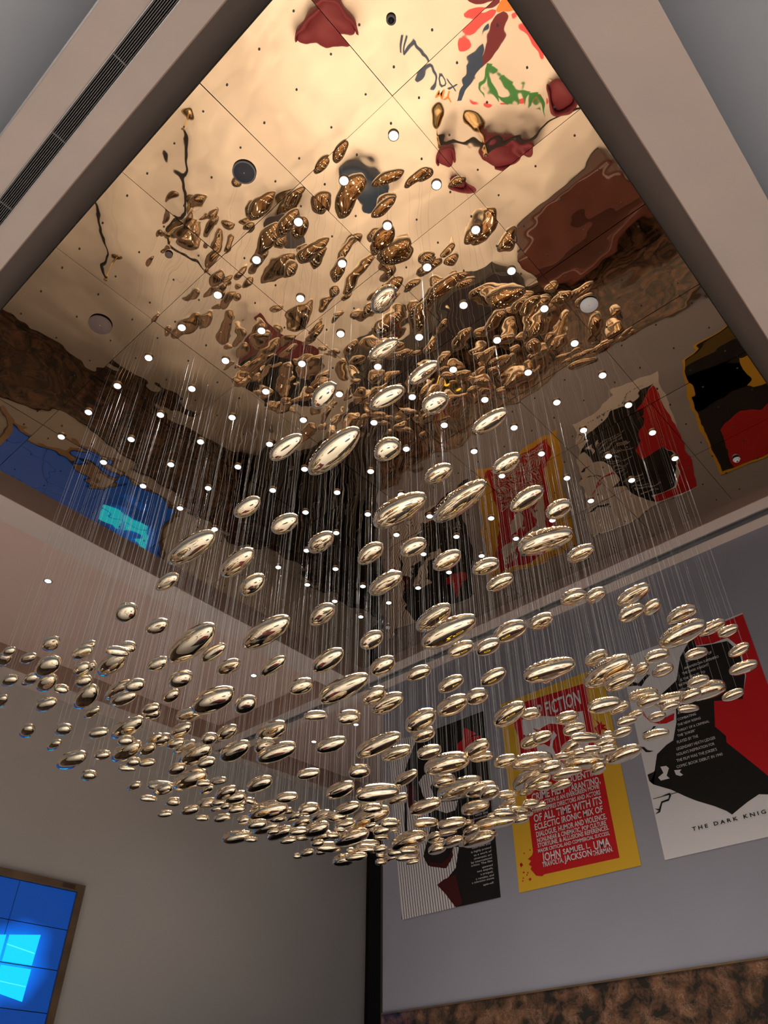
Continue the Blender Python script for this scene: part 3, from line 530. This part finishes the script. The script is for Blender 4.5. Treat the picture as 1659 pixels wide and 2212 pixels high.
# yellow and red poster
p = poster(0.9015, 0.6395, 0.4335, 0.8345, 'yellow', 'yellow bordered film poster with a red panel of stacked white words')
flat_on_wall('red_panel', P2_RED, D1, 'red', p)
flat_on_wall('pale_shape', P2_G1, D2, 'pgrey', p); flat_on_wall('pale_shape', P2_G2, D2, 'pgrey', p)
for q in (P2_SP1, P2_SP2, P2_SP3, P2_SPR): flat_on_wall('red_splatter', q, D2, 'red', p)
for k in range(9):
    r_ = random.Random(50 + k)
    flat_on_wall('red_splatter', blob(0.875 + r_.uniform(-0.012, 0.016), 0.470 + r_.uniform(-0.02, 0.04), 0.0013, 0.0013, k), D2, 'red', p)
flat_on_wall('red_shape', blob(0.752, 0.705, 0.013, 0.030, 8), D3, 'red', p)
flat_on_wall('red_shape', blob(0.722, 0.665, 0.010, 0.012, 9), D3, 'red', p)
for a in T2: lettering(a[0], a[1], a[2], a[3], a[4], D4, 'pgrey', p, 0.018)
# grey, black and red poster
p = poster(0.5940, 0.3320, 0.4335, 0.8345, 'pgrey', 'film poster split into light grey, black and red with a title along its foot')
def clampy(pts): return [(max(y, 0.3320), min(h, 0.8345)) for y, h in pts]
flat_on_wall('red_field', clampy(P3_RED), D1, 'red', p); flat_on_wall('black_field', clampy(P3_BLK), D2, 'pblack', p)
flat_on_wall('red_ribbon', P3_RIB, D3, 'red', p)
for q in (P3_F1, P3_F2, P3_F3, P3_F4, P3_F5): flat_on_wall('black_fleck', q, D3, 'pblack', p)
for q in (P3_G1, P3_G2): flat_on_wall('pale_fleck', q, D3, 'pgrey', p)
flat_on_wall('ground_line', [(0.590, 0.5395), (0.500, 0.5395), (0.500, 0.5403), (0.590, 0.5403)], D3, 'pblack', p)
for k, a in enumerate(T3): lettering(a[0] if k else 'T H E   D A R K   K N I G H T', a[1], a[2], a[3], a[4], D4, 'pblack' if k == 0 else 'pgrey', p, 0.02 if k == 0 else 0.0)
# poster beyond the frame, seen only in the mirror
p = poster(0.2790, 0.0170, 0.4335, 0.8345, 'yellow', 'yellow bordered black and red poster seen reflected at the mirror right edge')
flat_on_wall('black_field', [(0.271, 0.545), (0.026, 0.60), (0.026, 0.826), (0.271, 0.826)][::-1], D1, 'pblack', p)
flat_on_wall('black_field', [(0.271, 0.442), (0.026, 0.442), (0.026, 0.62), (0.271, 0.62)], D1, 'pblack', p)
flat_on_wall('red_field', [(0.25, 0.826), (0.026, 0.826), (0.026, 0.70), (0.10, 0.67), (0.16, 0.72), (0.20, 0.69), (0.235, 0.72)], D2, 'red', p)
flat_on_wall('olive_band', [(0.27, 0.452), (0.04, 0.452), (0.04, 0.52), (0.27, 0.50)], D2, 'olive', p)
flat_on_wall('yellow_shape', blob(0.11, 0.60, 0.055, 0.05, 21, 16, .4), D2, 'yellow', p)
flat_on_wall('black_shape', blob(0.10, 0.60, 0.02, 0.02, 22, 12, .4), D3, 'pblack', p)

# ================================================================ VIDEO WALL
tv = empty('video_wall', P(0.74, tvY(0.74), 0.20))
tag(tv, 'large video wall of tiled panels showing a glowing blue window logo, in a bronze frame', 'screen')
def tvp(name, xa, xb, ha, hb, d0, d1, material, parent=tv):
    m_ = MB()
    pts = [(xa, tvY(xa) - d1), (xb, tvY(xb) - d1), (xb, tvY(xb) - d0), (xa, tvY(xa) - d0)]
    slab(m_, pts, ha, hb); o = m_.build(name, material, parent)
    w_ = Vector((0, 0, 0)); q = parent
    while q is not None: w_ += Vector(q.location); q = q.parent
    o.location = -w_
    return o
XR, XLft, HT, HB = 1.0270, 1.0270 - 4 * 0.1427, 0.5425, 0.5425 - 4 * 0.0843
tvp('frame_bar', XLft - 0.017, XR + 0.017, HT, HT + 0.017, 0, 0.016, 'frame')
tvp('frame_bar', XLft - 0.017, XR + 0.017, HB - 0.017, HB, 0, 0.016, 'frame')
tvp('frame_bar', XR, XR + 0.017, HB, HT, 0, 0.016, 'frame')
tvp('frame_bar', XLft - 0.017, XLft, HB, HT, 0, 0.016, 'frame')
tvp('back_plate', XLft, XR, HB, HT, 0, 0.0085, 'black')
for k in range(5): tvp('vent_slit', 0.985, 1.018, HT + 0.004 + k * 0.0022, HT + 0.0050 + k * 0.0022, 0.016, 0.0163, 'black')
def screen_material():
    mt = bpy.data.materials.new('blue_wallpaper_screen'); mt.use_nodes = True; nt = mt.node_tree; b = nt.nodes['Principled BSDF']
    b.inputs['Base Color'].default_value = (0.01, 0.01, 0.02, 1); b.inputs['Roughness'].default_value = 0.35
    g = nt.nodes.new('ShaderNodeNewGeometry')
    vm = nt.nodes.new('ShaderNodeVectorMath'); vm.operation = 'SUBTRACT'; c = P(0.915, tvY(0.915), 0.372); vm.inputs[1].default_value = c
    nt.links.new(g.outputs['Position'], vm.inputs[0])
    sc = nt.nodes.new('ShaderNodeVectorMath'); sc.operation = 'MULTIPLY'; sc.inputs[1].default_value = (1 / 1.05, 0, 1 / 0.80)
    nt.links.new(vm.outputs[0], sc.inputs[0])
    ln = nt.nodes.new('ShaderNodeVectorMath'); ln.operation = 'LENGTH'; nt.links.new(sc.outputs[0], ln.inputs[0])
    nz = nt.nodes.new('ShaderNodeTexNoise'); nz.inputs['Scale'].default_value = 1.6; nz.inputs['Detail'].default_value = 1.0
    nt.links.new(g.outputs['Position'], nz.inputs['Vector'])
    ad = nt.nodes.new('ShaderNodeMath'); ad.operation = 'MULTIPLY_ADD'; ad.inputs[1].default_value = 0.5; nt.links.new(nz.outputs['Fac'], ad.inputs[0]); nt.links.new(ln.outputs['Value'], ad.inputs[2])
    r = nt.nodes.new('ShaderNodeValToRGB'); el = r.color_ramp.elements
    el[0].position = 0.45; el[0].color = (0.0, 0.36, 1.0, 1); el[1].position = 1.35 / 1.5; el[1].color = (0.0, 0.045, 0.26, 1)
    e2 = el.new(0.66); e2.color = (0.0, 0.13, 0.75, 1)
    nt.links.new(ad.outputs[0], r.inputs['Fac'])
    nt.links.new(r.outputs['Color'], b.inputs['Emission Color']); b.inputs['Emission Strength'].default_value = 1.0
    return mt
M['screen'] = screen_material()
M['cyan'] = emis('cyan_logo_glow', (0.0, 0.62, 1.0), 1.15)
M['cyan2'] = emis('bright_cyan_edge', (0.08, 0.75, 1.0), 1.3)
for i in range(4):
    for j in range(4):
        xa, xb = XLft + i * 0.1427 + 0.0010, XLft + (i + 1) * 0.1427 - 0.0010
        ha, hb = HB + j * 0.0843 + 0.0010, HB + (j + 1) * 0.0843 - 0.0010
        tvp('display_panel', xa, xb, ha, hb, 0.0086, 0.0105, 'screen')
def glow(name, pts, d, material):
    n = len(pts); L = Vector(tv.location)
    v = [P(x, tvY(x) - d, h) - L for x, h in pts] + [P(x, tvY(x) - d + 0.0004, h) - L for x, h in pts]
    f = [tuple(range(n)), tuple(range(n, 2 * n))[::-1]] + [(i, (i + 1) % n, n + (i + 1) % n, n + i) for i in range(n)]
    return fix_normals(mesh_obj(name, v, f, material, tv))
glow('logo_pane', [(0.8946, 0.3760), (0.9636, 0.3760), (0.9659, 0.4390), (0.8946, 0.4285)], 0.0111, 'cyan')
glow('logo_pane', [(0.8946, 0.3170), (0.9631, 0.3050), (0.9645, 0.3685), (0.8946, 0.3685)], 0.0111, 'cyan')
glow('logo_pane', [(0.818, 0.3760), (0.888, 0.3760), (0.888, 0.4275), (0.818, 0.4170)], 0.0111, 'cyan')
glow('logo_pane', [(0.818, 0.3280), (0.888, 0.3180), (0.888, 0.3685), (0.818, 0.3685)], 0.0111, 'cyan')
glow('light_ray', [(0.8946, 0.4085), (0.962, 0.3990), (0.962, 0.4010), (0.8946, 0.4105)], 0.0116, 'cyan2')
glow('light_ray', [(0.8946, 0.3375), (0.962, 0.3330), (0.962, 0.3345), (0.8946, 0.3390)], 0.0116, 'cyan2')

# ================================================================ PEBBLE CHANDELIER
def pebble_mesh(seed):
    bm = bmesh.new(); bmesh.ops.create_icosphere(bm, subdivisions=4, radius=1.0)
    r_ = random.Random(seed); ph = [r_.uniform(0, 6.28) for _ in range(4)]; tp = r_.uniform(-0.10, 0.10)
    for v in bm.verts:
        x, y, z = v.co
        rh = math.hypot(x, y); q_ = (max(rh, 1e-6) ** 0.80) / max(rh, 1e-6); x *= q_; y *= q_; z = math.copysign(abs(z) ** 0.60, z) * 0.98 if abs(z) > 1e-9 else 0.0
        k = 1 + tp * x + 0.025 * math.sin(2.1 * x + ph[0]) + 0.02 * math.sin(2.7 * y + ph[1])
        y2 = y * k + 0.05 * math.sin(1.6 * x + ph[2]); z2 = z * (1 + tp * x * .7) + 0.05 * math.cos(1.4 * x + ph[3]) * (1 - x * x)
        v.co = (x, y2, z2)
    me = bpy.data.meshes.new('pebble'); bm.to_mesh(me); bm.free()
    for p_ in me.polygons: p_.use_smooth = True
    me.materials.append(M['gold']); return me
PM = [pebble_mesh(s) for s in range(5)]
wm = MB(); wm.tube([(0, 0, 0), (0, 0, 1)], 1.0, 4)
wire0 = wm.build('suspension_wire', 'wire'); WM = wire0.data; bpy.data.objects.remove(wire0)
ZONES = [
 ('high under the spotlights', lambda x, y: y < 900),
 ('high before the dark reflections', lambda x, y: y < 1130 and x < 900),
 ('high before the reflected posters', lambda x, y: y < 1240 and x >= 900),
 ('below the mirror left edge', lambda x, y: y < 1300 and x < 620),
 ('before the mirror far corner', lambda x, y: y < 1470 and x < 880 and x >= 620),
 ('before the left peach ceiling', lambda x, y: y < 1480 and x < 620),
 ('before the far air slot', lambda x, y: y < 1480 and x < 1200),
 ('above the rightmost posters', lambda x, y: y < 1400),
 ('before the split grey-black-red poster', lambda x, y: x >= 1345),
 ('at the far left end', lambda x, y: x < 235),
 ('left over the back wall', lambda x, y: x < 480),
 ('before the dim alcove ceiling', lambda x, y: y < 1690 and x < 840),
 ('in the low middle swarm', lambda x, y: x < 690),
 ('swarming above the dark column', lambda x, y: x < 860),
 ('before the pinstriped poster', lambda x, y: x < 1085),
 ('before the yellow and red poster', lambda x, y: True)]
rows = []
for s in PEB.split(';'):
    a = list(map(int, s.split())); X, Y, h, sa, sb, yw = a[0] / 1e4, a[1] / 1e4, a[2] / 1e4, a[3] / 1e5, a[4] / 1e5, math.radians(a[5])
    px, py = to_px(X, Y, h); zn = next(z for z, fn in ZONES if fn(px, py))
    size = 'very long' if sa > .040 else 'long' if sa > .029 else 'mid-sized' if sa > .016 else 'small'
    shp = 'round' if sb / sa > .62 else 'slender' if sb / sa < .40 else 'oval'
    rows.append([X, Y, h, sa, sb, yw, px, py, zn, size, shp])
keyc = {}
for r_ in sorted(rows, key=lambda q: q[6]):
    kk = (r_[8], r_[9], r_[10]); keyc.setdefault(kk, []).append(id(r_))
NTH = ['leftmost', 'second from left', 'third from left', 'fourth from left', 'fifth from left', 'sixth from left', 'seventh from left', 'eighth from left', 'ninth from left', 'tenth from left', 'eleventh from left', 'twelfth from left', 'thirteenth from left', 'fourteenth from left', 'fifteenth from left', 'sixteenth from left']
for n, r_ in enumerate(rows):
    X, Y, h, sa, sb, yw, px, py, zn, size, shp = r_
    t = empty('pebble_pendant', P(X, Y, h))
    b_ = bpy.data.objects.new('pebble', PM[n % 5]); COL.objects.link(b_); b_.parent = t
    b_.scale = (sa * U, sb * U, sb * .60 * U); b_.rotation_euler = (0, 0, yw)
    offs = [0.0] if sa < .013 else [-0.5, 0.5]
    for o_ in offs:
        w_ = bpy.data.objects.new('suspension_wire', WM); COL.objects.link(w_); w_.parent = t
        lx = o_ * sa * U; zt = sb * .60 * U * (0.80 if o_ else 0.95)
        w_.location = (lx * math.cos(yw), lx * math.sin(yw), zt)
        w_.scale = (0.0006, 0.0006, (1.0 - h) * U - zt - 0.001)
    kk = (zn, size, shp); ids = keyc[kk]; lab = '%s %s gold pebble %s' % (size, shp, zn)
    if len(ids) > 1:
        i_ = ids.index(id(r_)); lab += ', ' + (NTH[i_] if i_ < len(NTH) and i_ < len(ids) - 1 else 'rightmost' if i_ == len(ids) - 1 else 'further right')
    tag(t, lab, 'pendant', 'mirror polished gold pebbles of the chandelier')

# ================================================================ FLOOR FURNITURE, SEEN IN THE MIRROR
FZ = Z0 + FL * U
def fl(x, y): return Vector((x * U, y * U, FZ))
def make_chair():
    t = empty('tub_armchair')
    m_ = MB(); m_.lathe([(0.30, 0.22), (0.33, 0.28), (0.33, 0.40), (0.29, 0.45), (0.02, 0.46)], n=28); m_.build('seat', 'burg', t, True)
    m_ = MB(); v = []; f = []; n = 22
    for k in range(n + 1):
        a = math.radians(-115 + 230 * k / n); top = 0.62 + 0.16 * math.cos(a)
        for r_, z in ((0.33, 0.20), (0.40, 0.22), (0.43, top - .02), (0.40, top), (0.35, top - .02)): v.append((-r_ * math.cos(a), r_ * math.sin(a), z))
    for k in range(n):
        for j in range(5): f.append((k * 5 + j, k * 5 + (j + 1) % 5, (k + 1) * 5 + (j + 1) % 5, (k + 1) * 5 + j))
    f.append((0, 1, 2, 3, 4)); f.append(tuple(n * 5 + j for j in range(5))); m_.add(v, f); m_.build('backrest', 'burg', t, True)
    for sx in (-1, 1):
        for sy in (-1, 1):
            m_ = MB(); m_.tube([(sx * .24, sy * .24, 0.0), (sx * .20, sy * .20, 0.24)], 0.018, 8); m_.build('leg', 'brass', t)
    return t
ch0 = make_chair()
for k, (x, y, a, lb) in enumerate([(0.42, 0.57, 40, 'burgundy tub armchair reflected at the very top of the mirror, beside the red flower rug'),
        (0.89, 0.22, 200, 'burgundy tub armchair reflected beside the mirror right edge'), (0.93, 0.40, 120, 'burgundy tub armchair reflected just right of the top spotlights'),
        (0.85, 0.52, 20, 'paired burgundy tub armchair reflected among the top spotlights'), (0.97, 0.57, 170, 'second burgundy tub armchair of the reflected pair among the top spotlights')]):
    o = ch0 if k == 0 else copy_tree(ch0)
    o.location = fl(x, y); o.scale = (0.75, 0.75, 0.85); o.rotation_euler = (0, 0, math.radians(a)); tag(o, lb, 'armchair', 'burgundy armchairs in the lobby')
def make_post():
    t = empty('rope_stanchion')
    m_ = MB(); m_.lathe([(0.16, 0.0), (0.165, 0.015), (0.10, 0.03), (0.03, 0.05)], n=28); m_.build('base', 'brass', t, True)
    m_ = MB(); m_.lathe([(0.027, 0.04), (0.027, 0.90)], n=16); m_.build('pole', 'brass', t, True)
    m_ = MB(); m_.lathe([(0.027, 0.90), (0.05, 0.93), (0.05, 0.97), (0.02, 1.0), (0.003, 1.005)], n=20); m_.build('finial', 'brass', t, True)
    return t
posts = [(0.31, 1.05, 'beside the left edge of the mirror reflection'), (0.50, 1.28, 'in the middle of the left rope line'), (0.72, 1.36, 'at the inner end of the left rope line'),
         (0.22, 1.38, 'at the far left of the lobby'), (0.42, 1.58, 'near the video wall'), (0.75, 0.50, 'below the top spotlights'), (0.87, 0.40, 'between two burgundy armchairs'), (0.98, 0.12, 'beside the poster wall'), ]
pt0 = make_post()
for k, (x, y, lb) in enumerate(posts):
    o = pt0 if k == 0 else copy_tree(pt0)
    o.location = fl(x, y); tag(o, 'brass rope stanchion reflected ' + lb, 'stanchion', 'rope barriers in the lobby')
for a, b, lb in ((0, 1, 'between the first two stanchions of the left line'), (1, 2, 'at the inner end of the left line'), (3, 4, 'nearest the video wall'), (5, 6, 'below the top spotlights'), (6, 7, 'running to the poster wall')):
    A, B = fl(*posts[a][:2]) + Vector((0, 0, .88)), fl(*posts[b][:2]) + Vector((0, 0, .88))
    m_ = MB(); m_.tube([A.lerp(B, s / 16) - Vector((0, 0, 1.1 * (s / 16) * (1 - s / 16))) for s in range(17)], 0.03, 8)
    tag(m_.build('barrier_rope', 'rope', None, True), 'black sagging barrier rope reflected ' + lb, 'rope', 'rope barriers in the lobby')
# flower rug
t = empty('flower_rug', fl(0.70, 0.28)); tag(t, 'floor decoration of red and green flowers with small painted words, reflected top right', 'floor art')
def floor_flat(name, pts, z, material):
    n = len(pts); v = [(x * U, y * U, z) for x, y in pts] + [(x * U, y * U, 0.0005) for x, y in pts]
    f = [tuple(range(n)), tuple(range(n, 2 * n))[::-1]] + [(i, (i + 1) % n, n + (i + 1) % n, n + i) for i in range(n)]
    o = mesh_obj(name, v, f, material, t)
    bm = bmesh.new(); bm.from_mesh(o.data); bmesh.ops.triangulate(bm, faces=[q for q in bm.faces if len(q.verts) > 4]); bmesh.ops.recalc_face_normals(bm, faces=bm.faces); bm.to_mesh(o.data); bm.free()
for k in range(7):
    a = k * 2 * math.pi / 7; cx, cy = 0.075 * math.cos(a), 0.075 * math.sin(a) - 0.06
    floor_flat('petal', [(cx + 0.045 * math.cos(b) * math.cos(a) - 0.024 * math.sin(b) * math.sin(a), cy + 0.045 * math.cos(b) * math.sin(a) + 0.024 * math.sin(b) * math.cos(a)) for b in [q * math.pi / 8 for q in range(16)]], 0.002 + k * .0004, ('coral', 'burg', 'coral', 'burg', 'coral', 'red', 'coral')[k])
floor_flat('flower_heart', [(0.03 * math.cos(q), 0.03 * math.sin(q) - 0.06) for q in [i * math.pi / 8 for i in range(16)]], 0.006, 'orange')
for k in range(5): floor_flat('leaf', [(x + 0.03 + k * .022, y + 0.02) for x, y in ((0.05, 0.0), (0.07, 0.008), (0.10, 0.02), (0.072, -0.004))], 0.002 + k * .0003, 'green')
floor_flat('blue_shape', [(0.02, 0.02), (0.07, 0.03), (0.10, 0.10), (0.08, 0.13), (0.05, 0.06), (0.01, 0.05)], 0.0045, 'blueink')
for k in range(8):
    floor_flat('blossom', [(0.13 + k * .016 + 0.006 * math.cos(q), 0.07 - k * .016 + 0.006 * math.sin(q)) for q in [i * math.pi / 4 for i in range(8)]], 0.002, 'coral')
def floor_text(txt, x, y, size, rot, material):
    cu = bpy.data.curves.new('lettering', 'FONT'); cu.body = txt; cu.size = size; cu.offset = 0.006; cu.resolution_u = 2; cu.align_x = 'CENTER'
    to = bpy.data.objects.new('lettering', cu); COL.objects.link(to)
    dg = bpy.context.evaluated_depsgraph_get(); dg.update(); me = bpy.data.meshes.new_from_object(to.evaluated_get(dg)); bpy.data.objects.remove(to)
    me.transform(Matrix.Translation((x * U, y * U, 0.004)) @ Matrix.Rotation(math.radians(rot), 4, 'Z')); me.materials.clear(); me.materials.append(M[material])
    o = bpy.data.objects.new('lettering', me); COL.objects.link(o); o.parent = t
floor_text('INOX', -0.045, 0.13, 0.40, -38, 'blueink')
floor_text('MY', 0.01, 0.155, 0.30, -38, 'orange')
# round tables, ottoman, kiosk, counters
def round_table(x, y, r, label):
    t = empty('round_table', fl(x, y))
    m_ = MB(); m_.lathe([(r, 0.72), (r, 0.75), (r * .97, 0.755), (0.01, 0.756)], n=40); m_.build('table_top', 'tabletop', t)
    m_ = MB(); m_.lathe([(0.04, 0.02), (0.04, 0.72)], n=16); m_.build('pedestal', 'brass', t, True)
    m_ = MB(); m_.lathe([(r * .6, 0.0), (r * .6, 0.02), (0.05, 0.04)], n=32); m_.build('base', 'brass', t, True)
    return tag(t, label, 'table')
round_table(0.70, 1.02, 0.35, 'dark round pedestal table reflected left of the spotlights')
t = empty('ottoman', fl(0.77, 0.76)); tag(t, 'navy blue cushioned ottoman reflected in the middle of the top spotlights', 'ottoman')
m_ = MB(); m_.lathe([(0.36, 0.02), (0.38, 0.06), (0.38, 0.38), (0.33, 0.44), (0.01, 0.46)], n=36); m_.build('cushion', 'navy', t, True)
m_ = MB(); m_.lathe([(0.33, 0.0), (0.33, 0.03)], n=36); m_.build('plinth', 'black', t)
t = empty('ticket_kiosk', fl(1.02, 1.42)); tag(t, 'burgundy ticket counter with a black top reflected left of the mirror centre', 'counter')
m_ = MB(); m_.box((-0.8, -0.35, 0.0), (0.8, 0.35, 1.05)); m_.build('body', 'burg', t)
m_ = MB(); m_.box((-0.85, -0.40, 1.05), (0.85, 0.40, 1.10)); m_.build('counter_top', 'black', t)
m_ = MB(); m_.box((-0.25, -0.05, 1.12), (0.25, 0.0, 1.45)); m_.build('monitor', 'black', t)
m_ = MB(); m_.box((-0.04, -0.03, 1.10), (0.04, 0.03, 1.14)); m_.build('monitor_stand', 'black', t)
t = empty('black_cabinet', fl(1.58, 1.80)); tag(t, 'tall glossy black cabinet run reflected along the back wall', 'cabinet')
m_ = MB(); m_.box((-1.9, -0.30, 0.0), (1.9, 0.28, 2.3)); m_.build('body', 'black', t)
for k in range(6):
    m_ = MB(); m_.box((-1.88 + k * .63, -0.32, 0.08), (-1.28 + k * .63, -0.30, 2.25)); d_ = m_.build('door', 'black', t)
    m_ = MB(); m_.box((-1.33 + k * .63, -0.345, 1.0), (-1.31 + k * .63, -0.32, 1.3)); m_.build('handle', 'alu', d_)
# yellow neon loops on the marble
t = empty('neon_sign', P(XW - 0.012, 0.93, 0.02)); tag(t, 'yellow glowing loop sign on the marble, reflected right of the mirror centre', 'sign')
m_ = MB(); m_.tube([(0, 0.28 * math.cos(a), 0.28 * math.sin(a)) for a in [q * math.pi / 10 for q in range(19)]], 0.022, 8); m_.build('neon_tube', 'neon', t, True)
m_ = MB(); m_.tube([(0, 0.45 + 0.1 * math.sin(q), -0.35 + q * .12) for q in range(7)], 0.022, 8); m_.build('neon_tube', 'neon', t, True)
m_ = MB(); m_.box((0.02, -0.4, -0.4), (0.05, 0.62, 0.45)); m_.build('back_plate', 'black', t)
# tall dark dining group by the poster wall
t = empty('banquette_sofa', fl(1.27, 0.38)); tag(t, 'brown leather banquette sofa against the poster wall, seen reflected at right', 'sofa')
M['leather'] = mat('brown_leather', (0.10, 0.03, 0.02), 0.35)
m_ = MB(); m_.box((-0.35, -1.1, 0.12), (0.35, 1.1, 0.45)); o = m_.build('seat', 'leather', t); bv = o.modifiers.new('b', 'BEVEL'); bv.width = 0.06; bv.segments = 3
m_ = MB(); m_.box((0.28, -1.1, 0.30), (0.55, 1.1, 1.05)); o = m_.build('backrest', 'leather', t); bv = o.modifiers.new('b', 'BEVEL'); bv.width = 0.06; bv.segments = 3
m_ = MB(); m_.box((-0.30, -1.05, 0.0), (0.50, 1.05, 0.12)); m_.build('plinth', 'black', t)

t = empty('snack_counter', fl(1.27, 0.93)); tag(t, 'long black snack counter with steel top along the poster wall, seen reflected', 'counter')
m_ = MB(); m_.box((-0.35, -1.9, 0.0), (0.35, 1.9, 1.05)); m_.build('body', 'black', t)
m_ = MB(); m_.box((-0.40, -1.95, 1.05), (0.38, 1.95, 1.10)); m_.build('counter_top', 'tabletop', t)
for k in range(5):
    m_ = MB(); m_.box((-0.37, -1.86 + k * .75, 0.08), (-0.35, -1.16 + k * .75, 0.98)); d_ = m_.build('door', 'black', t)
    m_ = MB(); m_.box((-0.395, -1.25 + k * .75, 0.5), (-0.37, -1.23 + k * .75, 0.8)); m_.build('handle', 'alu', d_)
